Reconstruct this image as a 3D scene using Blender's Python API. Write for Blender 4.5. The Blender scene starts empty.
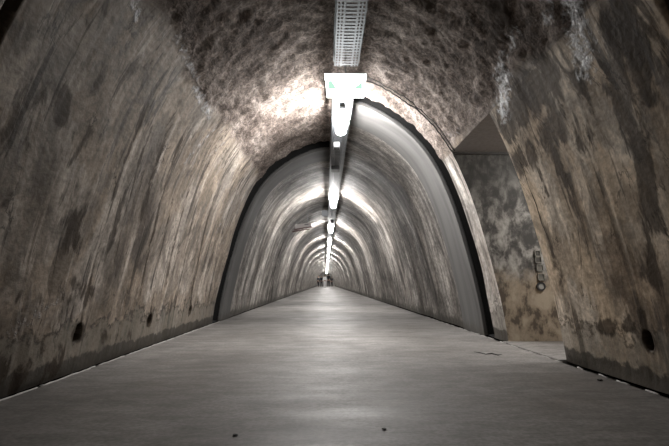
import bpy, bmesh, math, random
import numpy as np
from mathutils import Vector, Matrix

SC = bpy.context.scene
COL = SC.collection
random.seed(7)

# ------------------------------------------------------------------ camera
TILT = math.atan2(60, 500)
YAW = math.radians(1.02)
cam_d = bpy.data.cameras.new('camera')
cam_d.sensor_width = 36.0
cam_d.lens = 500.0 / 669.0 * 36.0
cam_d.clip_start = .05
cam_d.clip_end = 300
cam = bpy.data.objects.new('camera', cam_d)
COL.objects.link(cam)
cam.location = (0, 0, .6)
cam.rotation_euler = (math.pi / 2 + TILT, 0, -YAW)
SC.camera = cam

# ------------------------------------------------------------------ world and exposure
world = bpy.data.worlds.new('world')
SC.world = world
world.use_nodes = True
world.node_tree.nodes['Background'].inputs[0].default_value = (.6, .7, 1, 1)
world.node_tree.nodes['Background'].inputs[1].default_value = 0.0
SC.view_settings.view_transform = 'Standard'
SC.view_settings.look = 'None'
SC.view_settings.gamma = 1
SC.view_settings.exposure = 1.88
SC.view_settings.use_curve_mapping = False
SC.cycles.max_bounces = 10
SC.cycles.diffuse_bounces = 7
SC.cycles.glossy_bounces = 4
SC.cycles.use_denoising = True
SC.cycles.sample_clamp_indirect = 2
SC.cycles.caustics_reflective = False
SC.cycles.caustics_refractive = False
LAMP = 92.0            # radiance of a ceiling tube
LAMP_COL = (1.0, .975, .95)

# ------------------------------------------------------------------ numeric noise
def _hash(ix, iy, seed):
    h = (ix.astype(np.int64) * 374761393 + iy.astype(np.int64) * 668265263 + seed * 974634777) & 0x7fffffff
    h = ((h ^ (h >> 13)) * 1274126177) & 0x7fffffff
    return ((h ^ (h >> 16)) & 0xffff) / 65535.0

def vnoise(x, y, seed=0):
    ix, iy = np.floor(x), np.floor(y)
    fx, fy = x - ix, y - iy
    fx = fx * fx * fx * (fx * (fx * 6 - 15) + 10)
    fy = fy * fy * fy * (fy * (fy * 6 - 15) + 10)
    a, b = _hash(ix, iy, seed), _hash(ix + 1, iy, seed)
    c, d = _hash(ix, iy + 1, seed), _hash(ix + 1, iy + 1, seed)
    return (a * (1 - fx) + b * fx) * (1 - fy) + (c * (1 - fx) + d * fx) * fy

def fbm(x, y, seed=0, oct=4, gain=.5):
    t, a, n = 0, 1.0, 0
    for i in range(oct):
        t = t + a * vnoise(x, y, seed + i * 17)
        n += a
        a *= gain
        x, y = x * 2.03 + 5.1, y * 2.03 + 9.7
    return t / n

def sstep(a, b, x):
    t = np.clip((x - a) / (b - a), 0, 1)
    return t * t * (3 - 2 * t)

# ------------------------------------------------------------------ tunnel profile
AX = .08
PROF = [(1.78, 0), (1.73, .35), (1.66, .7), (1.575, 1.05), (1.48, 1.4), (1.375, 1.7), (1.24, 2.0),
        (1.06, 2.27), (.82, 2.5), (.54, 2.68), (.27, 2.79), (0, 2.83)]
def _curve():
    p = np.array([(-w, z) for w, z in PROF] + [(w, z) for w, z in PROF[-2::-1]])
    q = np.vstack([2 * p[0] - p[1], p, 2 * p[-1] - p[-2]])
    out = []
    t = np.linspace(0, 1, 40, endpoint=False)[:, None]
    for i in range(1, len(q) - 2):
        a, b, c, d = q[i - 1], q[i], q[i + 1], q[i + 2]
        out.append(.5 * (2 * b + (c - a) * t + (2 * a - 5 * b + 4 * c - d) * t ** 2 + (3 * b - a - 3 * c + d) * t ** 3))
    out.append(p[-1:])
    c = np.vstack(out)
    c[:, 0] += AX
    return c
CURVE = _curve()
SLEN = np.r_[0, np.cumsum(np.linalg.norm(np.diff(CURVE, axis=0), axis=1))]
STOT = float(SLEN[-1])
_tan = np.gradient(CURVE, axis=0)
_tan /= np.linalg.norm(_tan, axis=1)[:, None]
NORM = np.stack([-_tan[:, 1], _tan[:, 0]], 1)        # outward
def prof(s, off=0.0):
    x, z = np.interp(s, SLEN, CURVE[:, 0]), np.interp(s, SLEN, CURVE[:, 1])
    nx, nz = np.interp(s, SLEN, NORM[:, 0]), np.interp(s, SLEN, NORM[:, 1])
    return x + nx * off, z + nz * off
def s_at_x(x):
    return float(np.interp(x, CURVE[:, 0], SLEN))
S_L, S_R = 2.316, 5.219          # creases between smooth plaster and rough vault
NEAR_Y, RIB_Y, SLOT_R0, SLOT_R1 = 3.92, 5.15, 5.58, 5.87
SLOT_L0, SLOT_L1 = 7.66, 8.14
S_SPLIT_R, S_SPLIT_L = s_at_x(.27), s_at_x(.06)
END_Y = 102.0
BACK_Y = -10.0

# ------------------------------------------------------------------ node helpers
class NT:
    def __init__(self, name):
        self.m = bpy.data.materials.new(name)
        self.m.use_nodes = True
        self.t = self.m.node_tree
        self.t.nodes.clear()
        self.out = self.n('ShaderNodeOutputMaterial')
        self.b = self.n('ShaderNodeBsdfPrincipled')
        self.t.links.new(self.b.outputs[0], self.out.inputs[0])
    def n(self, kind, **kw):
        o = self.t.nodes.new(kind)
        for k, v in kw.items():
            setattr(o, k, v)
        return o
    def put(self, sock, v):
        if isinstance(v, bpy.types.NodeSocket):
            self.t.links.new(v, sock)
        else:
            if hasattr(sock.default_value, '__len__') and len(sock.default_value) == 4 and len(v) == 3:
                v = (*v, 1)
            sock.default_value = v
    def set(self, key, v):
        self.put(self.b.inputs[key], v)
    def uv(self):
        return self.n('ShaderNodeUVMap').outputs[0]
    def obj(self):
        return self.n('ShaderNodeTexCoord').outputs['Object']
    def z(self):
        s = self.n('ShaderNodeSeparateXYZ')
        self.put(s.inputs[0], self.obj())
        return s.outputs[2]
    def attr(self, name):
        return self.n('ShaderNodeAttribute', attribute_name=name).outputs['Fac']
    def map(self, vec, scale, loc=(0, 0, 0)):
        m = self.n('ShaderNodeMapping')
        self.put(m.inputs[0], vec)
        m.inputs['Scale'].default_value = scale
        m.inputs['Location'].default_value = loc
        return m.outputs[0]
    def noise(self, vec, scale=1, detail=6, rough=.6, dist=0):
        m = self.n('ShaderNodeTexNoise')
        self.put(m.inputs['Vector'], vec)
        m.inputs['Scale'].default_value = scale
        m.inputs['Detail'].default_value = detail
        m.inputs['Roughness'].default_value = rough
        m.inputs['Distortion'].default_value = dist
        return m.outputs[0]
    def ramp(self, v, stops):
        r = self.n('ShaderNodeValToRGB')
        self.put(r.inputs[0], v)
        e = r.color_ramp.elements
        for i, (p, c) in enumerate(stops):
            el = e[i] if i < 2 else e.new(p)
            el.position = p
            el.color = (*c, 1)
        return r.outputs[0]
    def step(self, v, a, b, lo=0, hi=1):
        r = self.n('ShaderNodeMapRange', interpolation_type='SMOOTHSTEP')
        self.put(r.inputs[0], v)
        for i, q in enumerate((a, b, lo, hi)):
            r.inputs[i + 1].default_value = q
        return r.outputs[0]
    def math(self, op, a, b=0.0, c=0.0):
        m = self.n('ShaderNodeMath', operation=op)
        for i, q in enumerate((a, b, c)):
            self.put(m.inputs[i], q)
        return m.outputs[0]
    def mix(self, f, a, b, mode='MIX'):
        m = self.n('ShaderNodeMix', data_type='RGBA', blend_type=mode)
        self.put(m.inputs[0], f)
        self.put(m.inputs[6], a)
        self.put(m.inputs[7], b)
        return m.outputs[2]
    def mul(self, col, v, a, b, lo, hi):
        return self.mix(1.0, col, self.step(v, a, b, lo, hi), 'MULTIPLY')
    def edge(self, v, w):
        return self.step(self.math('ABSOLUTE', self.math('SUBTRACT', v, .5)), w, w * .25)
    def bump(self, h, strength=.3, dist=.01, normal=None):
        m = self.n('ShaderNodeBump')
        m.inputs['Strength'].default_value = strength
        m.inputs['Distance'].default_value = dist
        self.put(m.inputs['Height'], h)
        if normal:
            self.put(m.inputs['Normal'], normal)
        return m.outputs[0]

def plain(name, col, rough=.5, metal=0.0, grain=0.0, bump=0.0):
    k = NT(name)
    if grain:
        f = k.noise(k.obj(), 30, 5)
        k.set('Base Color', k.mix(f, tuple(c * (1 - grain) for c in col), tuple(min(1, c * (1 + grain)) for c in col)))
        if bump:
            k.set('Normal', k.bump(f, bump, .004))
    else:
        k.set('Base Color', col)
    k.set('Roughness', rough)
    k.set('Metallic', metal)
    return k.m

def glow(name, col, strength, base=(.8, .8, .8)):
    k = NT(name)
    k.set('Base Color', base)
    k.set('Emission Color', col)
    k.set('Emission Strength', strength)
    k.m.cycles.emission_sampling = 'FRONT'
    return k.m

# ---- old render of the near section: smooth streaked plaster below, rough vault above (attribute 'vm')
def near_mat(name, dark, mid, light, tint, vdark, vmid, vlight):
    k = NT(name)
    uv = k.uv()
    vm = k.attr('vm')
    # plaster
    n1 = k.noise(k.map(uv, (2.4, .50, 1)), 1, 7, .60, .5)
    blot = k.noise(k.map(uv, (1.0, .8, 1), (3, 1, 0)), 1.4, 6, .62)
    col = k.ramp(n1, [(.38, dark), (.49, mid), (.60, light)])
    col = k.mix(k.step(blot, .49, .54, 0, .65), col, tint)
    gate = k.step(k.noise(uv, 1.0, 5, .6), .44, .54)
    drip = k.noise(k.map(uv, (6.5, .60, 1), (1.7, .4, 0)), 1, 7, .62, .8)
    col = k.mix(k.math('MULTIPLY', k.step(drip, .56, .60, 0, .80), gate), col, tuple(c * .40 for c in dark))
    col = k.mix(k.math('MULTIPLY', k.step(drip, .42, .38, 0, .60), gate), col, tuple(min(1, c * 1.3) for c in light))
    fine = k.noise(k.map(uv, (16, 4.0, 1)), 1, 4, .60, .4)
    med = k.noise(k.map(uv, (4.2, 2.8, 1), (9, 2, 0)), 1, 7, .64, .8)
    speck = k.noise(uv, 24, 3, .62)
    col = k.mul(col, med, .40, .60, .68, 1.25)
    col = k.mul(col, fine, .32, .68, 1.08, .90)
    col = k.mul(col, speck, .30, .70, 1.20, .76)
    line = k.edge(k.noise(k.map(uv, (2.1, .80, 1), (4, 4, 0)), 1, 8, .60, .8), .010)
    line = k.math('MULTIPLY', line, k.step(k.noise(uv, 1.7, 4, .6, 0), .48, .58, 0, .8))
    col = k.mix(line, col, tuple(c * .3 for c in dark))
    # damp foot
    dm = k.math('MULTIPLY_ADD', k.math('SUBTRACT', k.noise(uv, 3.5, 8, .66), .5), .75, k.z())
    damp = k.step(dm, .34, .30, 0, .8)
    grey = k.mul(k.mix(.55, col, (.150, .145, .125)), med, .36, .64, 1.15, .75)
    col = k.mix(damp, col, grey)
    col = k.mix(k.math('MULTIPLY', k.math('MULTIPLY', k.step(dm, .26, .31), k.step(dm, .37, .32)), k.step(speck, .40, .56, .1, .75)), col, tuple(c * .35 for c in dark))
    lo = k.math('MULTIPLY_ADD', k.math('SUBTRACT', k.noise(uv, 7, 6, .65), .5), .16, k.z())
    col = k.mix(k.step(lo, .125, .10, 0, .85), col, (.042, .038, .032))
    (2.9, 5.30, 3.75, 5.42, .20, .75), (3.1, 5.62, 3.8, 5.68, .16, .66), (2.7, 5.45, 2.95, 5.85, .12, .6), (2.3, 5.35, 2.5, 5.6, .12, .55),
    (4.0, 1.15, 3.85, 2.1, .06, .55), (2.75, 1.75, 3.2, 2.2, .16, .42), (2.35, 1.0, 2.4, 1.6, .10, .4), (3.5, .55, 3.2, .62, .07, .55),
    (5.1, .6, 4.9, 1.9, .05, .55), (6.2, .35, 5.9, 1.7, .04, .6), (7.0, 1.3, 6.8, 2.1, .06, .5), (3.9, .2, 4.4, .15, .08, .45),
    # vault
    (2.6, 2.6, 3.2, 3.0, .25, .5), (2.7, 4.6, 3.3, 4.9, .25, .5),
    v1 = k.noise(uv, 2.2, 6, .62, .4)
    vc = k.ramp(v1, [(.34, vdark), (.49, vmid), (.64, vlight)])
    n2 = k.noise(k.map(uv, (10, 19, 1)), 1, 5, .64, .8)
    spot = k.noise(uv, 40, 3, .62)
    vc = k.mul(vc, n2, .34, .62, 1.25, .62)
    vc = k.mul(vc, spot, .32, .68, 1.35, .62)
    vl = k.edge(k.noise(k.map(uv, (5, 9, 1), (4, 4, 0)), 1, 6, .6, 1.2), .018)
    vc = k.mix(k.math('MULTIPLY', vl, k.step(v1, .52, .42, 0, .85)), vc, tuple(c * .3 for c in vdark))
    col = k.mix(vm, col, vc)
    # stains, shade painted into the weep holes, and pale deposits
    brk = k.noise(k.map(uv, (7, 3.0, 1)), 1, 7, .64, .8)
    st = k.math('MULTIPLY_ADD', k.math('SUBTRACT', brk, .5), 2.6, k.math('MULTIPLY', k.attr('stain_shade'), 1.32))
    sm = k.step(st, .42, .80, 0, .82)
    col = k.mix(sm, col, (.034, .025, .018))
    pb = k.noise(uv, 18, 6, .66)
    pm = k.step(k.math('MULTIPLY_ADD', k.math('SUBTRACT', pb, .5), 2.4, k.attr('pale')), .50, 1.15, 0, .85)
    col = k.mix(pm, col, (.30, .305, .315))
    k.set('Base Color', col)
    k.set('Roughness', k.mix(pm, k.mix(vm, k.mix(n1, (.50,) * 3, (.80,) * 3), (.90,) * 3), (.30,) * 3))
    k.set('Specular IOR Level', k.mix(pm, k.mix(k.math('MAXIMUM', vm, sm), (.14,) * 3, (.06,) * 3), (.5,) * 3))
    hp = k.math('MULTIPLY', speck, .8)
    hv = k.math('ADD', k.math('MULTIPLY', n2, -2.0), k.math('MULTIPLY', spot, 1.0))
    h = k.math('ADD', hp, k.math('MULTIPLY', k.math('SUBTRACT', hv, hp), vm))
    h = k.math('ADD', h, k.math('MULTIPLY', k.math('MULTIPLY', pb, pm), 2.2))
    k.set('Normal', k.bump(h, .5, .011))
    return k.m

def lining(name, dark, mid, light, rough=(.45, .75), smooth=False):
    k = NT(name)
    uv = k.uv()
    n1 = k.noise(k.map(uv, (1.9, .28, 1)), 1, 7, .62, .5)
    col = k.ramp(n1, [(.37, dark), (.48, mid), (.60, light)])
    fine = k.noise(k.map(uv, (8, 1.6, 1)), 1, 6, .62, .7)
    if not smooth:
        col = k.mul(col, fine, .34, .66, 1.30, .68)
        bl = k.noise(uv, 1.1, 9, .72)
        col = k.mul(col, bl, .42, .60, 1.15, .55)
        med = k.noise(k.map(uv, (4, 2.4, 1), (9, 2, 0)), 1, 7, .64, .8)
        col = k.mul(col, med, .36, .64, .60, 1.35)
        col = k.mul(col, k.noise(uv, 22, 3, .62), .32, .68, 1.3, .68)
        line = k.edge(k.noise(k.map(uv, (2.1, .75, 1), (4, 4, 0)), 1, 12, .62, .8), .012)
        col = k.mix(k.math('MULTIPLY', line, k.step(bl, .46, .58, 0, .7)), col, tuple(c * .3 for c in dark))
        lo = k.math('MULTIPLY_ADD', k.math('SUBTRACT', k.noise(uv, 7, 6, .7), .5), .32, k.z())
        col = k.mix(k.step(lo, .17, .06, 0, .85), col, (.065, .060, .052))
    else:
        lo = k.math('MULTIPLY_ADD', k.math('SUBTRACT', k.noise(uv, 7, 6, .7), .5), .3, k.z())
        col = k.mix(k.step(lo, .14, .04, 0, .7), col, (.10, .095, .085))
    k.set('Base Color', col)
    k.set('Roughness', k.mix(fine, (rough[0],) * 3, (rough[1],) * 3))
    k.set('Specular IOR Level', .05 if smooth else .12)
    h = k.math('ADD', k.math('MULTIPLY', k.noise(uv, 50, 5, .7), .5), fine)
    k.set('Normal', k.bump(h, .12 if smooth else .45, .006))
    return k.m

M = {}
VP_ = ((.098, .079, .069), (.175, .145, .128), (.275, .238, .215))
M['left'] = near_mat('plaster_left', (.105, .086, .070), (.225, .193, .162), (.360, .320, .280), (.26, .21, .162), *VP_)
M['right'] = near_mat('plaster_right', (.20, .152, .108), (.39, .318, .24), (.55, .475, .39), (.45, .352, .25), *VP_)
M['rib'] = near_mat('plaster_rib', (.19, .17, .15), (.36, .33, .30), (.52, .49, .46), (.36, .32, .285), *VP_)
M['lining'] = lining('lining_concrete', (.105, .092, .081), (.20, .182, .165), (.32, .30, .277), (.55, .75))
M['ring'] = lining('ring_concrete', (.085, .083, .081), (.115, .113, .111), (.15, .148, .145), (.55, .75), True)
M['black'] = plain('joint_black', (.005, .005, .005), .95, 0, .3, .3)  # near-black colour for the inside of the open joints
M['metal'] = plain('galvanised_steel', (.20, .21, .225), .5, .5, .12)
M['grey_metal'] = plain('grey_metal', (.30, .31, .32), .5, .4, .1)
M['white_plastic'] = plain('white_plastic', (.72, .74, .76), .4)
M['dark_plastic'] = plain('dark_plastic', (.035, .036, .04), .5)
M['cable'] = plain('black_cable', (.022, .020, .018), .6)
M['tube'] = glow('lamp_tube', LAMP_COL, LAMP)
M['sign_glow'] = glow('sign_white', (.95, 1, .97), 1.6)
M['sign_green'] = glow('sign_green', (.58, .97, .76), .27, (.06, .16, .10))
M['seal'] = plain('pale_sealant', (.42, .41, .39), .6, 0, .15, .3)
M['kerb'] = plain('gutter_concrete', (.10, .095, .085), .8, 0, .35, .5)

def floor_mat():
    k = NT('floor_concrete')
    o = k.obj()
    br = k.noise(k.map(o, (1.6, 16, 1)), 1, 5, .62, .4)
    big = k.noise(k.map(o, (.6, .45, 1)), 1.2, 6, .6)
    col = k.ramp(big, [(.36, (.122, .113, .105)), (.49, (.178, .169, .160)), (.62, (.235, .224, .214))])
    col = k.mix(k.step(br, .50, .70, 0, .40), col, (.085, .080, .075))
    col = k.mix(k.step(br, .42, .30, 0, .30), col, (.27, .262, .252))
    sp = k.noise(o, 45, 3, .62)
    col = k.mul(k.mul(col, k.noise(k.map(o, (5, 9, 1)), 1, 6, .64, .5), .36, .64, .80, 1.18), sp, .32, .68, 1.2, .78)
    k.set('Base Color', col)
    gl = k.noise(k.map(o, (.7, 2.4, 1), (2, 7, 0)), 1.0, 6, .65)
    k.set('Roughness', k.step(gl, .34, .62, .52, .66))
    k.set('Specular IOR Level', .5)
    h = k.math('ADD', k.math('MULTIPLY', br, 1.0), k.math('MULTIPLY', sp, .25))
    k.set('Normal', k.bump(h, .35, .005))
    return k.m
M['floor'] = floor_mat()

def passage_mat():
    k = NT('sooty_plaster')
    o = k.obj()
    n = k.noise(k.map(o, (9, 9, 6)), 1, 7, .66, .25)
    col = k.ramp(n, [(.40, (.045, .044, .042)), (.48, (.11, .107, .10)), (.55, (.26, .255, .24)), (.68, (.46, .45, .43))])
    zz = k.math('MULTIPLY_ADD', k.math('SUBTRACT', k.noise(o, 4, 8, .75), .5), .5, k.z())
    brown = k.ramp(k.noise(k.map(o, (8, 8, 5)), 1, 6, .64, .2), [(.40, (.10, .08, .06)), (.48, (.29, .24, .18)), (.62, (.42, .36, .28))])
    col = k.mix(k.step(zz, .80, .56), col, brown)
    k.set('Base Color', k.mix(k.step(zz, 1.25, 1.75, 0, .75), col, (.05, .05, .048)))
    k.set('Roughness', .7)
    k.set('Normal', k.bump(n, .5, .01))
    return k.m
M['passage'] = passage_mat()

# ------------------------------------------------------------------ object helpers
def link(name, me, mat=None, parent=None, smooth=False):
    o = bpy.data.objects.new(name, me)
    COL.objects.link(o)
    if mat:
        me.materials.append(mat)
    if smooth:
        me.polygons.foreach_set('use_smooth', [True] * len(me.polygons))
    if parent:
        o.parent = parent
    return o

def obj(name, bm, mat, parent=None, smooth=False):
    me = bpy.data.meshes.new(name)
    bm.normal_update()
    bm.to_mesh(me)
    bm.free()
    return link(name, me, mat, parent, smooth)

def thing(name, label, cat, loc=(0, 0, 0), group=None, rot=(0, 0, 0)):
    o = bpy.data.objects.new(name, None)
    COL.objects.link(o)
    o.empty_display_size = .1
    o.location = loc
    o.rotation_euler = rot
    return tag(o, label, cat, group)

def tag(o, label, cat, group=None):
    o['label'] = label
    o['category'] = cat
    if group:
        o['group'] = group
    return o

def struct(o, label=None):
    o['kind'] = 'structure'
    if label:
        o['label'] = label
    return o

def box(bm, x0, x1, y0, y1, z0, z1, bevel=0.0):
    r = bmesh.ops.create_cube(bm, size=1)
    vs = r['verts']
    bmesh.ops.scale(bm, vec=(x1 - x0, y1 - y0, z1 - z0), verts=vs)
    bmesh.ops.translate(bm, vec=((x0 + x1) / 2, (y0 + y1) / 2, (z0 + z1) / 2), verts=vs)
    if bevel:
        es = list({e for v in vs for e in v.link_edges})
        bmesh.ops.bevel(bm, geom=es, offset=bevel, segments=2, affect='EDGES')
    return bm

def boxm(*a, **k):
    return box(bmesh.new(), *a, **k)

def tube_path(bm, pts, r, n=8, closed_ends=True):
    pts = [Vector(p) for p in pts]
    rings = []
    for i, p in enumerate(pts):
        d = (pts[min(i + 1, len(pts) - 1)] - pts[max(i - 1, 0)]).normalized()
        ref = Vector((0, 0, 1)) if abs(d.z) < .9 else Vector((1, 0, 0))
        a = d.cross(ref).normalized()
        b = d.cross(a)
        rr = r[i] if hasattr(r, '__len__') else r
        rings.append([bm.verts.new(p + (a * math.cos(t) + b * math.sin(t)) * rr) for t in [2 * math.pi * j / n for j in range(n)]])
    for q, w in zip(rings, rings[1:]):
        for j in range(n):
            bm.faces.new((q[j], q[(j + 1) % n], w[(j + 1) % n], w[j]))
    if closed_ends:
        bm.faces.new(rings[0][::-1])
        bm.faces.new(rings[-1])
    return bm

def sheet(name, patches, disp, mat, attrs=None, base_off=0.0):
    """one mesh on the tunnel profile; each patch is (ys, ss)"""
    V, Fc, UV, A = [], [], [], {k: [] for k in (attrs or {})}
    base = 0
    for ys, ss in patches:
        Y, S = np.meshgrid(ys, ss, indexing='ij')
        D = disp(Y, S) + base_off
        X, Z = prof(S, D)
        V.append(np.stack([X, Y, Z], -1).reshape(-1, 3))
        UV.append(np.stack([Y, S], -1).reshape(-1, 2))
        for k in A:
            A[k].append(attrs[k](Y, S).ravel())
        a, b = len(ys), len(ss)
        I = np.arange(a * b).reshape(a, b) + base
        Fc.append(np.stack([I[:-1, :-1], I[1:, :-1], I[1:, 1:], I[:-1, 1:]], -1).reshape(-1, 4))
        base += a * b
    V, Fc, UV = np.vstack(V), np.vstack(Fc), np.vstack(UV)
    me = bpy.data.meshes.new(name)
    me.from_pydata(V.tolist(), [], Fc.tolist())
    ul = me.uv_layers.new(name='UVMap')
    ul.data.foreach_set('uv', UV[Fc.ravel()].astype(np.float32).ravel())
    for k, parts in A.items():
        at = me.attributes.new(k, 'FLOAT', 'POINT')
        at.data.foreach_set('value', np.concatenate(parts).astype(np.float32))
    me.update()
    return link(name, me, mat, None, True)

def lin(a, b, step):
    return np.linspace(a, b, max(2, int(round((b - a) / step)) + 1))

def with_detail(arr, centres, half, step):
    parts = [arr]
    for c in centres:
        parts.append(np.arange(c - half, c + half + 1e-6, step))
    u = np.unique(np.round(np.concatenate(parts), 4))
    u = u[(u >= arr[0]) & (u <= arr[-1])]
    keep = [u[0]]
    for v in u[1:]:
        if v - keep[-1] > .004:
            keep.append(v)
    keep[-1] = u[-1]
    return np.array(keep)

# ------------------------------------------------------------------ setting: the near section
HOLES = [(3.44, .27, .050, .058), (4.83, .25, .045, .055), (6.25, .27, .045, .05), (2.86, 7.0, .042, .058)]
SEAM_Y = 1.93
def vmask(Y, S):
    a = .22 * (fbm(Y * 3.5, S * 2.5, 91, 4) - .5)
    return sstep(S_L - .05, S_L + .07, S + a) * (1 - sstep(S_R - .07, S_R + .05, S + a))
def near_disp(Y, S):
    edge = 1 - (1 - sstep(0, .10, np.abs(S - S_R))) * sstep(3.6, 3.85, Y) * (1 - sstep(5.2, 5.45, Y))
    vaultm = vmask(Y, S)
    rough = (fbm(Y * 6, S * 9, 3, 4, .55) - .5) * .060 + (np.abs(fbm(Y * 13, S * 19, 11, 3) - .5)) * -.030
    smooth = (fbm(Y * 1.3, S * .8, 21, 3) - .5) * .050 + (fbm(Y * 16, S * 1.6, 31, 3) - .5) * .010
    d = (rough * vaultm + smooth * (1 - vaultm)) * edge
    d = d * sstep(0, .06, np.minimum(np.abs(Y - NEAR_Y), np.abs(Y - RIB_Y)) + (S < 4.9) * 1.0)
    d = d * sstep(0, .05, S) * sstep(0, .05, STOT - S)
    for hy, hs, ry, rs in HOLES:
        wob = 1 + .35 * (fbm(Y * 18, S * 18, 41, 2) - .5)
        q = np.sqrt(((Y - hy) / ry) ** 2 + ((S - hs) / rs) ** 2) * wob
        d = d + .24 * (1 - sstep(.75, 1.15, q))
    g = np.abs(Y - SEAM_Y + .02 * (fbm(S * 6, Y * 0, 51, 2) - .5))
    d = d + .09 * (1 - sstep(.02, .045, g))
    d = d - .015 * (Y < SEAM_Y) * (1 + 1.2 * (fbm(Y * 14, S * 14, 61, 3) - .5)) * edge
    return d

def strokes(lst):
    def f(Y, S):
        m = np.zeros_like(Y)
        for y0, s0, y1, s1, w, v in lst:
            dy, ds = y1 - y0, s1 - s0
            L = dy * dy + ds * ds + 1e-9
            t = np.clip(((Y - y0) * dy + (S - s0) * ds) / L, 0, 1)
            d = np.hypot(Y - y0 - t * dy, S - s0 - t * ds)
            m = np.maximum(m, v * np.exp(-(d / w) ** 2))
        return m
    return f
DARK = [
    # left wall
    (3.06, .87, 3.02, 1.0, .10, .75), (2.59, 1.49, 2.55, 1.60, .07, .85), (2.80, 1.30, 2.86, 1.52, .05, .6),
    (3.46, .30, 3.40, 1.9, .035, .62), (4.83, .30, 4.60, 1.4, .03, .55), (4.45, .5, 4.2, 1.9, .03, .6),
    (3.75, .7, 3.6, 1.8, .03, .5), (5.6, .5, 5.3, 1.8, .035, .5), (2.3, .2, 3.2, .12, .16, .5),
    (2.25, .55, 3.3, .5, .05, .4), (6.9, .3, 6.6, 1.6, .03, .4), (1.95, 0, 1.95, 2.4, .035, 1.2),
    (1.93, 4.8, 1.93, 7.3, .05, 1.2), (2.2, 1.2, 2.5, 2.3, .12, .35),
    # right wall
    (2.42, 5.55, 2.48, 6.15, .11, .85), (2.48, 6.15, 2.66, 6.62, .11, .72), (2.15, 5.3, 2.25, 5.75, .10, .8),
    (3.28, 5.75, 3.25, 6.2, .06, .8), (3.05, 5.45, 3.1, 5.7, .06, .7), (3.62, 5.35, 3.55, 6.0, .035, .65),
    (3.75, 6.1, 3.72, 6.85, .09, .42), (3.0, 6.93, 3.35, 6.97, .07, .7), (2.86, 6.85, 2.86, 7.0, .05, .8),
    (2.05, 5.9, 2.1, 6.5, .10, .35), (2.7, 5.2, 2.75, 5.45, .06, .6),
    (2.9, 5.30, 3.75, 5.42, .20, .75), (3.1, 5.62, 3.8, 5.68, .16, .66), (2.7, 5.45, 2.95, 5.85, .12, .6), (2.3, 5.35, 2.5, 5.6, .12, .55),
    (4.0, 1.15, 3.85, 2.1, .06, .55), (2.75, 1.75, 3.2, 2.2, .16, .42), (2.35, 1.0, 2.4, 1.6, .10, .4), (3.5, .55, 3.2, .62, .07, .55),
    (5.1, .6, 4.9, 1.9, .05, .55), (6.2, .35, 5.9, 1.7, .04, .6), (7.0, 1.3, 6.8, 2.1, .06, .5), (3.9, .2, 4.4, .15, .08, .45),
    # vault
    (2.6, 2.6, 3.2, 3.0, .25, .5), (2.7, 4.6, 3.3, 4.9, .25, .5),
    (2.6, 3.2, 3.4, 3.4, .18, .4), (3.2, 4.3, 4.0, 4.6, .15, .35), (5.3, 3.7, 5.75, 3.7, .2, .3),
] + [(hy, hs, hy, hs, .075, 1.3) for hy, hs, _, _ in HOLES] + [(hy, hs, hy, hs, .04, 4.0) for hy, hs, _, _ in HOLES]  # stain round each hole, and the shade inside it painted as colour
PALE = [
    (3.40, 5.10, 3.72, 5.30, .12, .95), (3.0, 4.98, 3.5, 5.05, .08, .7), (2.38, 5.02, 2.60, 5.42, .14, .95),
    (2.45, 4.95, 2.7, 5.1, .10, .7), (3.9, 2.28, 4.5, 2.24, .07, .85), (3.2, 2.37, 3.85, 2.33, .05, .80),
    (2.6, 2.28, 2.76, 2.22, .05, .85), (4.5, 1.75, 4.8, 2.2, .06, .65), (5.05, 1.9, 5.3, 2.25, .06, .6),
    (2.7, .35, 3.05, .50, .07, .6), (3.2, .42, 3.3, .30, .05, .5), (4.9, .5, 5.0, .62, .05, .45),
    (6.6, 1.2, 6.9, 1.9, .08, .55), (4.6, 5.12, 5.0, 5.1, .06, .55), (6.9, .4, 7.2, 1.3, .12, .45),
]
ATT = {'vm': vmask, 'stain_shade': strokes(DARK), 'pale': strokes(PALE)}

ys_near = np.unique(np.concatenate([lin(BACK_Y, 1.5, .25), lin(1.5, 2.3, .02), lin(2.3, NEAR_Y, .025)]))
ys_left = with_detail(np.unique(np.concatenate([ys_near, lin(NEAR_Y, SLOT_L0, .025)])), [h[0] for h in HOLES[:3]], .075, .008)
ss_left = with_detail(lin(0, S_L, .025), [.26], .085, .008)
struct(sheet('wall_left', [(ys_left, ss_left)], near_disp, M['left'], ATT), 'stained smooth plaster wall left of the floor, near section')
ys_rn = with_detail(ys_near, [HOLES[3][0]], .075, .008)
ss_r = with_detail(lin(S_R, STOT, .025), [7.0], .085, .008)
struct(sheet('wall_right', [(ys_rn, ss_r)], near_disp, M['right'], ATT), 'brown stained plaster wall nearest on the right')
struct(sheet('wall_rib', [(lin(RIB_Y, SLOT_R0, .025), lin(S_R, STOT, .025))], near_disp, M['rib'], ATT),
       'narrow bright wall strip between side passage and dark joint')
ys_c = np.unique(np.concatenate([ys_near, lin(NEAR_Y, SLOT_R0, .025)]))
struct(sheet('ceiling', [(ys_c, lin(S_L, S_R, .025)), (lin(SLOT_R0, SLOT_L0, .025), lin(S_L, S_SPLIT_R, .025))],
             near_disp, M['left'], ATT), 'rough brown vault of the near section')

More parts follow.
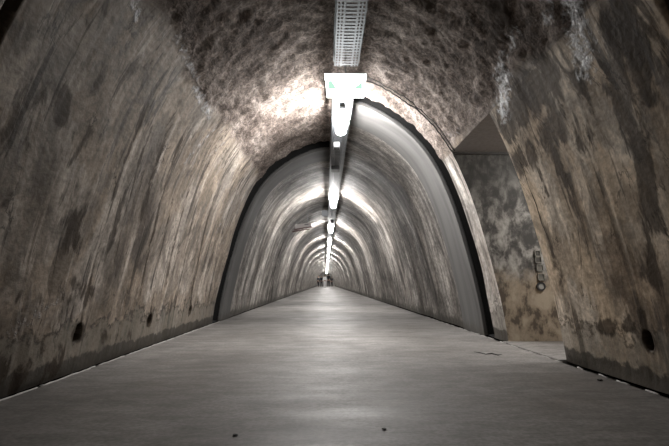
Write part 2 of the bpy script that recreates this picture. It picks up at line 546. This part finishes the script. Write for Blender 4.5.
# lining beyond the joints
def far_disp(Y, S):
    seg = np.floor((Y - 5.75 + 3.07) / 6.15)
    return (fbm(Y * 1.1, S * .7, 71, 3) - .5) * .05 + (_hash(seg, seg * 0, 5) - .5) * .03 + (fbm(Y * 5, S * 1.4, 81, 3) - .5) * .008
RING_W_R, RING_W_L = .85, .75
ys_fl = np.unique(np.concatenate([lin(SLOT_L1 + RING_W_L, 30, .05), lin(30, END_Y, .5)]))
ys_fr = np.unique(np.concatenate([lin(SLOT_R1 + RING_W_R, 30, .05), lin(30, END_Y, .5)]))
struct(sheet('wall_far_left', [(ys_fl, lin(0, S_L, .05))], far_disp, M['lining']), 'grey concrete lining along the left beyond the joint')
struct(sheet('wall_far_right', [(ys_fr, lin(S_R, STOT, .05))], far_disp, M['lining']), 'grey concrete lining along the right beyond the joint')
struct(sheet('ceiling_far', [(ys_fl, lin(S_L, S_SPLIT_L, .05)), (np.unique(np.concatenate([lin(SLOT_L0, ys_fl[0], .05), ys_fl])), lin(S_SPLIT_L, S_SPLIT_R, .05)), (ys_fr, lin(S_SPLIT_R, S_R, .05))],
             far_disp, M['lining']), 'grey concrete vault beyond the joint')

def ring_strip(name, y0, y1, s0, s1, label):
    ss = lin(s0, s1, .04)
    inn, out = -.022, .03
    ring = [(y0, out), (y0, inn + .006), (y0 + .006, inn), (y1 - .006, inn), (y1, inn + .006), (y1, out)]
    V, UV = [], []
    for s in ss:
        for y, off in ring:
            x, z = prof(s, off)
            V.append((float(x), y, float(z)))
            UV.append((y + off, s))
    n = len(ring)
    Fc = [(i * n + j, i * n + j + 1, (i + 1) * n + j + 1, (i + 1) * n + j) for i in range(len(ss) - 1) for j in range(n - 1)]
    Fc += [tuple(range(n)), tuple(range((len(ss) - 1) * n, len(ss) * n))]
    me = bpy.data.meshes.new(name)
    me.from_pydata(V, [], Fc)
    ul = me.uv_layers.new(name='UVMap')
    for lp in me.loops:
        ul.data[lp.index].uv = UV[lp.vertex_index]
    me.update()
    o = link(name, me, M['ring'])
    return struct(o, label)
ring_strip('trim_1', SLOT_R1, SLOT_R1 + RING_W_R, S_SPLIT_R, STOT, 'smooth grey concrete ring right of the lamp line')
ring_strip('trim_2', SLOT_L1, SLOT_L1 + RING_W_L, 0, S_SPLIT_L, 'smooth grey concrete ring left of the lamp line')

def slot(name, y0, y1, s0, s1, label, depth=.34):
    ss = lin(s0, s1, .05)
    V, Fc = [], []
    ring = [(y0, .004), (y0, depth), (y1, depth), (y1, .02)]
    for s in ss:
        for y, off in ring:
            x, z = prof(s, off)
            V.append((float(x), y, float(z)))
    n = 4
    Fc = [(i * n + j, i * n + j + 1, (i + 1) * n + j + 1, (i + 1) * n + j) for i in range(len(ss) - 1) for j in range(3)]
    Fc += [(0, 1, 2, 3), tuple((len(ss) - 1) * n + j for j in range(4))]
    me = bpy.data.meshes.new(name)
    me.from_pydata(V, [], Fc)
    me.update()
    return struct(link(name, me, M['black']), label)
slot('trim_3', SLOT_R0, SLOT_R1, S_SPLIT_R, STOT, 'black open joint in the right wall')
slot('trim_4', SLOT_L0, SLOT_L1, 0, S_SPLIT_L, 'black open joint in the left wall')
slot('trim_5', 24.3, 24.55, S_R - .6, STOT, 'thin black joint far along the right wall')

# side passage on the right
def xz_poly(name, y, mat, flip=False):
    ss = lin(S_R, STOT, .04)
    xs = np.linspace(0, 1, 12)
    bm = bmesh.new()
    ul = bm.loops.layers.uv.new('UVMap')
    rows = []
    for q in ss:
        x, z = prof(q)
        rows.append([bm.verts.new((float(x) + (4.2 - float(x)) * float(u), y, float(z))) for u in xs])
    for a, b in zip(rows, rows[1:]):
        for i in range(len(xs) - 1):
            f = bm.faces.new((a[i], a[i + 1], b[i + 1], b[i]) if flip else (a[i], b[i], b[i + 1], a[i + 1]))
            for lp in f.loops:
                lp[ul].uv = (lp.vert.co.x, STOT - lp.vert.co.z)
    return obj(name, bm, mat)
PX, PZ = [float(v) for v in prof(S_R)]
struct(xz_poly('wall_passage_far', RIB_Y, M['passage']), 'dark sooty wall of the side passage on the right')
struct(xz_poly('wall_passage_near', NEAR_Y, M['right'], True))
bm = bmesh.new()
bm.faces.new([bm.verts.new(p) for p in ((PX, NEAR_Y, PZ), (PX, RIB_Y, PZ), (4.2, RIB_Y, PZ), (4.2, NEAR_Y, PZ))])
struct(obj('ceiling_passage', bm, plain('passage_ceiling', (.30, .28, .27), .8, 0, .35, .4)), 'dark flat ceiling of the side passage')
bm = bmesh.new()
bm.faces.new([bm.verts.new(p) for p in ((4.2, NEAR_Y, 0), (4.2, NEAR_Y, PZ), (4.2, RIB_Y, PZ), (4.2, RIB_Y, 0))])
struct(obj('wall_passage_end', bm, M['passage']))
struct(obj('floor_passage', boxm(1.80, 4.2, NEAR_Y, RIB_Y, -.1, .012), M['floor']), 'pale floor of the side passage')

# ends
for nm, y in (('wall_back', BACK_Y), ('wall_end', END_Y)):
    bm = bmesh.new()
    vs = [bm.verts.new((float(CURVE[i, 0]) * 1.02, y, float(CURVE[i, 1]) * 1.02)) for i in range(0, len(CURVE), 8)]
    bm.faces.new(vs)
    struct(obj(nm, bm, plain('end_plaster', (.5, .49, .47), .8)))

# floor slab, gutters, edging
FL, FR = -1.655, 1.795
def strip_grid(name, x0, x1, mat, z=0.0, th=.12):
    return obj(name, boxm(x0, x1, BACK_Y, END_Y, z - th, z), mat)
struct(strip_grid('floor', FL, FR, M['floor']), 'broom-finished grey concrete tunnel floor')
struct(strip_grid('floor_gutter', FL - .12, FL, M['kerb'], -.035), 'dark sunken gutter along the left wall')
struct(strip_grid('floor_gutter.001', FR, FR + .12, M['kerb'], -.03), 'dark sunken gutter along the right wall')
def edging(name, x, y0, y1, seed, label, w=.011, cut=.42):
    bm = bmesh.new()
    rnd = random.Random(seed)
    y = y0
    while y < y1:
        l = rnd.uniform(.25, .7) if cut > .3 else rnd.uniform(.05, .18)
        e = min(y1, y + l)
        n = max(3, int(l / .05))
        pts = [(x + rnd.uniform(-.004, .004), y + (e - y) * i / n, .001 + rnd.uniform(-.002, .002)) for i in range(n + 1)]
        rr = [max(.003, w * rnd.uniform(.5, 1.1)) for _ in pts]
        tube_path(bm, pts, rr, 6)
        y = e + (rnd.uniform(.0, .05) if cut > .3 else rnd.uniform(.05, .3))
    return struct(obj(name, bm, M['seal'], None, True), label)
edging('trim_6', FL - .006, 2.0, 8.0, 3, 'thin pale bead along the left floor edge', .007)
edging('trim_7', FR + .006, 2.3, 9.0, 4, 'broken pale bead along the right floor edge', .006, .1)

# crack in the right wall
crack = []
for px_s, py_ in [(5.60, 3.80), (5.75, 3.77), (5.9, 3.79), (6.05, 3.765), (6.2, 3.775), (6.38, 3.72), (6.5, 3.74)]:
    y_ = np.array([[py_]])
    s_ = np.array([[px_s]])
    x, z = prof(px_s, float(near_disp(y_, s_)[0, 0]))
    crack.append((float(x) + .002, py_, float(z)))
w_ = bpy.data.objects['wall_right']
ck = obj('crack', tube_path(bmesh.new(), crack, [.002, .005, .004, .006, .004, .004, .002], 5), M['cable'], w_)

# ------------------------------------------------------------------ cable tray along the crown
TX, TZ, TW = .187, 2.60, .22
def tray_mesh(y0, y1, perforated_to):
    cols = [(.012, 'b'), (.014, 'h'), (.012, 'b'), (.014, 'h'), (.016, 'b'), (.084, 'l'), (.016, 'b'), (.014, 'h'), (.012, 'b'), (.014, 'h'), (.012, 'b')]
    bm = bmesh.new()
    def quad(xa, xb, ya, yb):
        bm.faces.new([bm.verts.new(p) for p in ((xa, ya, 0), (xb, ya, 0), (xb, yb, 0), (xa, yb, 0))])
    per = .052
    n = int((min(y1, perforated_to) - y0) / per)
    x = -TW / 2
    for w, kind in cols:
        yend = y0 + n * per
        if kind == 'b':
            quad(x, x + w, y0, yend)
        else:
            f = .46 if kind == 'h' else .60
            for i in range(n):
                quad(x, x + w, y0 + i * per, y0 + (i + f) * per)
        x += w
    if y0 + n * per < y1:
        quad(-TW / 2, TW / 2, y0 + n * per, y1)
    return bm
def make_tray(name, label, y0, y1, perf, rods):
    t = thing(name, label, 'cable tray', (TX, y0, TZ), 'cable trays along the crown of the vault')
    bm = tray_mesh(0, y1 - y0, perf - y0)
    o = obj('tray_base', bm, M['metal'], t)
    md = o.modifiers.new('thickness', 'SOLIDIFY')
    md.thickness = .003
    for sx in (-1, 1):
        bm = bmesh.new()
        x = sx * TW / 2
        box(bm, min(x, x - sx * .004), max(x, x - sx * .004), 0, y1 - y0, 0, .045)
        box(bm, min(x, x + sx * .012), max(x, x + sx * .012), 0, y1 - y0, .041, .045)
        obj('side_rail', bm, M['metal'], t)
    for y in rods:
        bm = bmesh.new()
        for sx in (-1, 1):
            tube_path(bm, [(sx * .07, y - y0, .0), (sx * .07, y - y0, .27)], .005, 6)
        box(bm, -.10, .10, y - y0 - .015, y - y0 + .015, .002, .008)
        obj('hanger_rod', bm, M['metal'], t)
    return t
make_tray('cable_tray', 'perforated galvanised cable tray ending in front of the exit sign', -8.0, 4.43, 9, [-3.0, -.8, 1.2, 2.6])
make_tray('cable_tray', 'long galvanised cable tray carrying the tube lamps behind the exit sign', 4.80, 98.5, 26, [7.6, 10.2, 14.2, 16.4])

# ------------------------------------------------------------------ tube lamps
ORD = ['first', 'second', 'third', 'fourth', 'fifth', 'sixth', 'seventh', 'eighth', 'ninth', 'tenth', 'eleventh', 'twelfth',
       'thirteenth', 'fourteenth', 'fifteenth', 'sixteenth']
LZ = 2.475
def make_lamp():
    t = thing('tube_lamp', '', 'lamp', (TX, 5.72, LZ), 'tube lamps along the cable tray')
    L = .33
    obj('housing', boxm(-.040, .040, -L, L, .052, .085, .006), M['white_plastic'], t)
    def shell(y0, y1, rx, rz, n=12):
        bm = bmesh.new()
        a, b = [[bm.verts.new((rx * math.cos(2 * math.pi * i / n), y, rz * math.sin(2 * math.pi * i / n))) for i in range(n)] for y in (y0, y1)]
        for i in range(n):
            bm.faces.new((a[i], b[i], b[(i + 1) % n], a[(i + 1) % n]))
        bm.faces.new(a)
        bm.faces.new(b[::-1])
        bmesh.ops.recalc_face_normals(bm, faces=bm.faces[:])
        return bm
    obj('diffuser', shell(-L, L, .066, .050), M['tube'], t)
    for sy in (-1, 1):
        obj('end_clip', shell(sy * .24 - .008, sy * .24 + .008, .069, .053), M['white_plastic'], t)
    for sy in (-1, 1):
        obj('bracket', boxm(-.02, .02, sy * .2 - .015, sy * .2 + .015, .083, .1215), M['grey_metal'], t)
    return t
lamp0 = make_lamp()
for k in list(range(16)) + [-2]:
    if k == 0:
        r = lamp0
    else:
        r = lamp0.copy()
        COL.objects.link(r)
        for ch in list(lamp0.children):
            c = ch.copy()
            COL.objects.link(c)
            c.parent = r
    r.location = (TX, 5.72 + 6.13 * k, LZ)
    r['label'] = ('glaring white tube lamp under the cable tray, right behind the exit sign' if k == 0 else
                  'tube lamp behind the viewpoint, farthest from the exit sign' if k == -2 else
                  'white tube lamp under the cable tray, %s one counted from the exit sign' % ORD[k])

# ------------------------------------------------------------------ exit sign
es = thing('exit_sign', 'lit white exit sign with green corners hanging in front of first lamp', 'sign', (.175, 4.30, 2.25))
obj('housing', boxm(-.190, .190, -.026, .026, .206, .216, .003), M['white_plastic'], es)
def sign_panel():
    bm = bmesh.new()
    a = [(-.188, .207), (.188, .207), (.186, .166), (.180, .160), (.166, 0), (-.166, 0), (-.180, .160), (-.186, .166)]  # wide top strip is housing, made to glow in place of glare
    f = [bm.verts.new((x, -.022, z)) for x, z in a]
    b = [bm.verts.new((x, .022, z)) for x, z in a]
    bm.faces.new(f[::-1])
    bm.faces.new(b)
    for i in range(8):
        bm.faces.new((f[i], f[(i + 1) % 8], b[(i + 1) % 8], b[i]))
    return bm
pn = obj('light_panel', sign_panel(), M['sign_glow'], es)
def slab(pts, y0, y1):
    bm = bmesh.new()
    f = [bm.verts.new((x, y0, z)) for x, z in pts]
    b = [bm.verts.new((x, y1, z)) for x, z in pts]
    bm.faces.new(f)
    bm.faces.new(b[::-1])
    n = len(pts)
    for i in range(n):
        bm.faces.new((f[i], b[i], b[(i + 1) % n], f[(i + 1) % n]))
    return bm
obj('green_symbol', slab([(-.152, .066), (-.152, .138), (-.128, .142), (-.106, .110), (-.080, .064)], -.0235, -.0215), M['sign_green'], pn)['label'] = 'pale green patch at the left end'
obj('green_symbol', slab([(.148, .066), (.148, .138), (.130, .118), (.084, .080), (.098, .066)], -.0235, -.0215), M['sign_green'], pn)['label'] = 'pale green patch at the right end'
bm = tube_path(bmesh.new(), [(0, 0, .213), (0, 0, .25), (.008, .02, .262), (0, .04, .272), (0, .06, .30), (0, .1, .340)], .005, 8)
box(bm, -.018, .018, -.018, .018, .210, .222, .003)
obj('hanging_hook', bm, M['metal'], es)

# ------------------------------------------------------------------ boxes on the tray
t = thing('junction_box', 'small white box with dark underside under tray, just past first lamp', 'box', (.155, 7.0, 2.52))
obj('housing', boxm(-.045, .045, -.09, .09, 0, .075, .008), M['white_plastic'], t)
obj('cover', boxm(-.04, .04, -.08, .04, -.012, .001, .004), M['dark_plastic'], t)
t = thing('relay_box', 'dark square box under tray between first and second lamps', 'box', (.165, 8.5, 2.53))
obj('housing', boxm(-.07, .07, -.12, .12, 0, .065, .006), M['dark_plastic'], t)
obj('cable_gland', tube_path(bmesh.new(), [(0, .118, .035), (0, .17, .035)], .014, 10), M['cable'], t)
t = thing('camera_box', 'pale grey box beside the tray past the second lamp', 'box', (-.02, 14.2, 2.50))
obj('housing', boxm(-.09, .09, -.1, .1, 0, .16, .01), M['metal'], t)
obj('bracket', boxm(.08, .083, -.02, .02, .1, .12), M['grey_metal'], t)
t = thing('sensor', 'dark sensor hanging under tray in front of the third lamp', 'sensor', (.187, 14.9, 2.38))
obj('housing', tube_path(bmesh.new(), [(0, 0, 0), (0, 0, .03), (0, 0, .11)], [.03, .05, .05], 14), M['dark_plastic'], t)
obj('stem', tube_path(bmesh.new(), [(0, 0, .108), (0, 0, .222)], .012, 8), M['grey_metal'], t)
# conduit across the vault there
zc = 2.60
tag(obj('conduit', tube_path(bmesh.new(), [(-.72, 16.4, 2.47), (-.62, 16.4, 2.52), (-.45, 16.4, zc), (.08, 16.4, zc)], .013, 8), M['cable'], None, True),
    'thin dark conduit crossing the vault towards the tray near the third lamp', 'conduit')

# tilted plank sign on the left of the vault
t = thing('plank_sign', 'tilted white sign board with dark red lower edge left of third lamp', 'sign', (-.68, 14.5, 2.17), None, (0, math.radians(-9), 0))
obj('board', boxm(-.20, .27, -.014, .014, .03, .15, .004), plain('sign_board', (.40, .37, .36), .6, 0, .1), t)
for z0, x0, x1 in ((-.002, -.24, .28), (-.055, -.30, .20)):
    obj('lower_edge', boxm(x0, x1, -.02, .016, z0, z0 + .032, .004), plain('dark_red', (.07, .022, .02), .6), t)['label'] = 'dark red strip'
obj('mark', boxm(.08, .20, -.0165, -.013, .09, .115), M['dark_plastic'], t)
for x, zt in ((-.15, .36), (.2, .50)):
    obj('hanger', tube_path(bmesh.new(), [(x, .0, .145), (x, .0, zt)], .006, 6), M['grey_metal'], t)

# lamp inside the side passage
t = thing('bulkhead_lamp', 'white bulkhead lamp on the passage ceiling, out of sight behind the right wall', 'lamp', (3.0, 4.30, PZ - .11))
obj('base_plate', boxm(-.16, .16, -.06, .06, .085, .108, .006), M['white_plastic'], t)
obj('diffuser', boxm(-.15, .15, -.05, .05, 0, .086), glow('bulkhead_glow', LAMP_COL, 42), t)

# ------------------------------------------------------------------ cables along the rib edge
def arch_cable(name, y, s0, s1, off, tail, label, r, seed):
    pts = []
    for s in lin(s0, s1, .04):
        wob = .012 * (float(fbm(np.array([s * 3.0]), np.array([y]), seed, 2)[0]) - .5)
        yy = y + wob
        d = float(near_disp(np.array([[yy]]), np.array([[min(s, S_R - .001)]]))[0, 0])
        x, z = prof(s, min(d, 0) - off)
        pts.append((float(x), yy, float(z)))
    pts += tail
    return tag(obj(name, tube_path(bmesh.new(), pts, r, 8), M['cable'], None, True), label, 'cable', 'cables round the vault above the passage')
arch_cable('cable', 5.10, s_at_x(.25), S_R - .02, .014, [(PX + .02, 5.12, PZ - .03), (PX + .08, 5.125, PZ - .025), (2.2, 5.128, PZ - .028)],
           'lower black cable curving along the vault and into the passage', .008, 1)
arch_cable('cable', 5.03, s_at_x(.32), S_R - .03, .012, [(PX + .01, 5.06, PZ - .01)],
           'upper black cable curving along the vault, stopping at the passage corner', .006, 2)

# ------------------------------------------------------------------ sockets on the passage wall
WB = [(2.195, .905, .062, 'dark_plastic', 'topmost dark wall box above the round outlet, beside passage edge'),
      (2.200, .838, .066, 'dark_plastic', 'second wall box from the top in the passage stack, dark'),
      (2.212, .755, .070, 'grey_metal', 'third wall box from the top in the passage stack, grey'),
      (2.222, .662, .070, 'kerb', 'lowest square wall box just above the round outlet')]
for x, z, w, mk, lab in WB:
    t = thing('wall_box', lab, 'wall box', (x, RIB_Y, z), 'square wall boxes in the passage')
    h = w / 2
    bm = bmesh.new()
    for a in ((-h, h, -.016, 0, h - .007, h), (-h, h, -.016, 0, -h, -h + .007), (-h, -h + .007, -.016, 0, -h, h), (h - .007, h, -.016, 0, -h, h)):
        box(bm, *a)
    obj('frame', bm, plain('box_frame', (.27, .27, .245), .6), t)
    obj('cover', boxm(-h + .006, h - .006, -.008, 0, -h + .006, h - .006, .003), plain('box_cover', (.065, .065, .06), .5) if mk == 'dark_plastic' else plain('box_cover', (.16, .16, .145), .5), t)
t = thing('round_outlet', 'round white-faced outlet with black rim below the wall boxes', 'outlet', (2.215, RIB_Y, .565))
def disc(r0, r1, y0, y1, n=28):
    bm = bmesh.new()
    loops = []
    for r, y in ((r1, y0), (r1, y1), (r0, y1), (r0, y0)):
        loops.append([bm.verts.new((r * math.cos(2 * math.pi * i / n), y, r * math.sin(2 * math.pi * i / n))) for i in range(n)])
    for a in range(4):
        q, w = loops[a], loops[(a + 1) % 4]
        for i in range(n):
            bm.faces.new((q[i], q[(i + 1) % n], w[(i + 1) % n], w[i]))
    return bm
obj('rim', disc(.029, .044, 0, -.02), M['dark_plastic'], t)
obj('face', disc(.001, .031, 0, -.014), plain('outlet_face', (.36, .37, .36), .5), t)

# ------------------------------------------------------------------ small things on the floor
def chip(name, loc, r, seed, label, mat):
    rnd = random.Random(seed)
    bm = bmesh.new()
    bmesh.ops.create_icosphere(bm, subdivisions=2, radius=r)
    for v in bm.verts:
        v.co *= rnd.uniform(.75, 1.2)
        v.co.z *= .45
        v.co.x *= 1.3
    zmin = min(v.co.z for v in bm.verts)
    for v in bm.verts:
        v.co.z -= zmin
    o = obj(name, bm, mat)
    o.location = loc
    return tag(o, label, 'debris')
def at_floor(px, py):
    a = (px - 334.5) / 500
    b = (223 - py) / 500
    c, s = math.cos(TILT), math.sin(TILT)
    d = Vector((a, c - b * s, s + b * c))
    d = Matrix.Rotation(-YAW, 3, 'Z') @ d
    k = .6 / -d.z
    return (d.x * k, d.y * k, 0.0)
dk = plain('dark_debris', (.02, .018, .016), .7, 0, .3, .4)
chip('debris', at_floor(235, 436), .009, 1, 'tiny dark crumb on the floor, left of centre near the bottom', dk)
chip('debris', at_floor(384, 430), .008, 2, 'tiny dark crumb on the floor, right of centre near the bottom', dk)
chip('debris', at_floor(600, 381), .013, 5, 'flat dark stain on the floor below the right wall hole', dk)  # low chip standing for a flat stain on the slab
pts = [at_floor(px, py) for px, py in ((474, 352), (480, 353), (486, 354.5), (492, 354), (498, 355.5), (502, 354.5))]
fc = obj('crack', tube_path(bmesh.new(), [(x, y, .0005) for x, y, z in pts], [.002, .008, .006, .010, .009, .002], 5), dk, bpy.data.objects['floor'])

# ------------------------------------------------------------------ people far down the tunnel
def skin_obj(name, verts, edges, mat, parent, root=0, sub=2):
    me = bpy.data.meshes.new(name)
    me.from_pydata([v[:3] for v in verts], [], edges)
    me.update()
    o = link(name, me, mat, parent)
    sk = o.modifiers.new('skin', 'SKIN')
    for i, v in enumerate(verts):
        sv = me.skin_vertices[0].data[i]
        sv.radius = (v[3], v[4] if len(v) > 4 else v[3])
        sv.use_root = (i == root)
    sk.use_smooth_shade = True
    ss = o.modifiers.new('sub', 'SUBSURF')
    ss.levels = ss.render_levels = sub
    return o
SKIN = plain('skin', (.42, .27, .20), .55)
def person(label, loc, rot, top, legs, hairc, step=.16, h=1.72):
    root = thing('person', label, 'person', loc, 'people far down the tunnel', (0, 0, rot))
    root.scale = (h / 1.72,) * 3
    kneeL, footL = (-.09, -step * .6, .50), (-.09, -step * 1.1, .085)
    kneeR, footR = (.09, -step * .05, .50), (.09, step * 1.2, .085)
    handL, handR = (-.25, -step * .5, .80), (.25, step * .5 - .02, .80)
    V = [(0, 0, .93, .13, .10), (0, 0, 1.12, .125, .09), (0, .01, 1.32, .15, .10), (0, .005, 1.44, .07, .06),
         (0, -.005, 1.50, .052), (0, -.015, 1.57, .075, .085), (0, -.015, 1.66, .072, .088), (0, -.02, 1.71, .045, .05),
         (-.19, .01, 1.40, .055), (-.23, .03, 1.12, .042), (handL[0], handL[1], .90, .028), (*handL, .030, .018),
         (.19, .01, 1.40, .055), (.23, .03, 1.12, .042), (handR[0], handR[1], .90, .028), (*handR, .030, .018),
         (-.09, 0, .86, .085), (*kneeL, .056), (*footL, .040), (-.10, footL[1] - .17, .035, .034),
         (.09, 0, .86, .085), (*kneeR, .056), (*footR, .040), (.10, footR[1] - .17, .035, .034)]
    E = [(0, 1), (1, 2), (2, 3), (3, 4), (4, 5), (5, 6), (6, 7), (3, 8), (8, 9), (9, 10), (10, 11), (3, 12), (12, 13), (13, 14), (14, 15),
         (0, 16), (16, 17), (17, 18), (18, 19), (0, 20), (20, 21), (21, 22), (22, 23)]
    for hi, hp in ((11, handL), (15, handR)):          # fingers and thumb
        for q, (dy, ln) in enumerate(((-.028, .075), (-.010, .085), (.008, .080), (.024, .062))):
            V.append((hp[0], hp[1] + dy, hp[2] - .05, .009))
            V.append((hp[0] * .95, hp[1] + dy, hp[2] - .05 - ln, .008))
            E += [(hi, len(V) - 2), (len(V) - 2, len(V) - 1)]
        V.append((hp[0] * .93, hp[1] - .045, hp[2] - .03, .010))
        E.append((hi, len(V) - 1))
    V.append((0, -.112, 1.605, .014))                  # nose
    E.append((5, len(V) - 1))
    for sx in (-1, 1):                                 # ears
        V.append((sx * .086, .0, 1.615, .014))
        E.append((5, len(V) - 1))
    skin_obj('body', V, E, SKIN, root)
    T = [(0, 0, .90, .155, .12), (0, 0, 1.12, .150, .115), (0, .01, 1.32, .172, .125), (0, .005, 1.45, .075, .07),
         (-.19, .01, 1.40, .074), (-.23, .03, 1.12, .060), (handL[0], handL[1], .90, .046),
         (.19, .01, 1.40, .074), (.23, .03, 1.12, .060), (handR[0], handR[1], .90, .046)]
    skin_obj('jacket', T, [(0, 1), (1, 2), (2, 3), (3, 4), (4, 5), (5, 6), (3, 7), (7, 8), (8, 9)], top, root)
    T = [(0, 0, .93, .15, .118), (-.09, 0, .84, .104), (*kneeL, .076), (footL[0], footL[1], .10, .058),
         (.09, 0, .84, .104), (*kneeR, .076), (footR[0], footR[1], .10, .058)]
    skin_obj('trousers', T, [(0, 1), (1, 2), (2, 3), (0, 4), (4, 5), (5, 6)], legs, root)
    shoe = plain('shoe_leather', (.03, .028, .026), .5)
    for f in (footL, footR):
        skin_obj('shoe', [(f[0], f[1] + .03, .05, .050), (f[0], f[1] - .08, .042, .046, .042), (f[0] * 1.1, f[1] - .19, .036, .040, .036)],
                 [(0, 1), (1, 2)], shoe, root)
    bm = bmesh.new()
    bmesh.ops.create_uvsphere(bm, u_segments=18, v_segments=12, radius=.1)
    bmesh.ops.delete(bm, geom=[v for v in bm.verts if v.co.z < -.03 and v.co.y < .02 or v.co.z < .035 and v.co.y < -.05], context='VERTS')
    for v in bm.verts:
        v.co.x *= .9
        v.co.y *= 1.05
    bmesh.ops.translate(bm, vec=(0, -.008, 1.655), verts=bm.verts[:])
    obj('hair', bm, hairc, root, True)
    for sx in (-1, 1):
        bm = bmesh.new()
        bmesh.ops.create_uvsphere(bm, u_segments=10, v_segments=8, radius=.013)
        bmesh.ops.translate(bm, vec=(sx * .034, -.094, 1.635), verts=bm.verts[:])
        obj('eye', bm, plain('eye', (.05, .04, .035), .2), root)
    return root
cw, cd = plain('white_cloth', (.88, .88, .88), .8), plain('black_cloth', (.012, .012, .016), .85)
cg, cb = plain('dark_grey_cloth', (.05, .05, .055), .85), plain('dark_blue_cloth', (.02, .024, .045), .85)
hb = plain('dark_hair', (.02, .015, .012), .6)
person('person in white clothes at the tunnel centre, left of one in black', (-.09, 70, 0), .1, cw, plain('pale_cloth', (.80, .80, .80), .8), hb, .12)
person('person in black clothes at the tunnel centre, right of one in white', (.42, 70.3, 0), math.pi, cd, cd, hb, .14, 1.86)
person('person in dark clothes far back by left wall, outermost figure on left', (-1.15, 80, 0), .5, cg, cd, hb, .1)
person('person in dark clothes far back on left, between wall and one in white', (-.62, 79, 0), -.3, cb, cg, hb, .1)
person('person in dark clothes far back on the right side', (1.0, 82, 0), 2.8, cg, cd, hb, .1, 1.6)
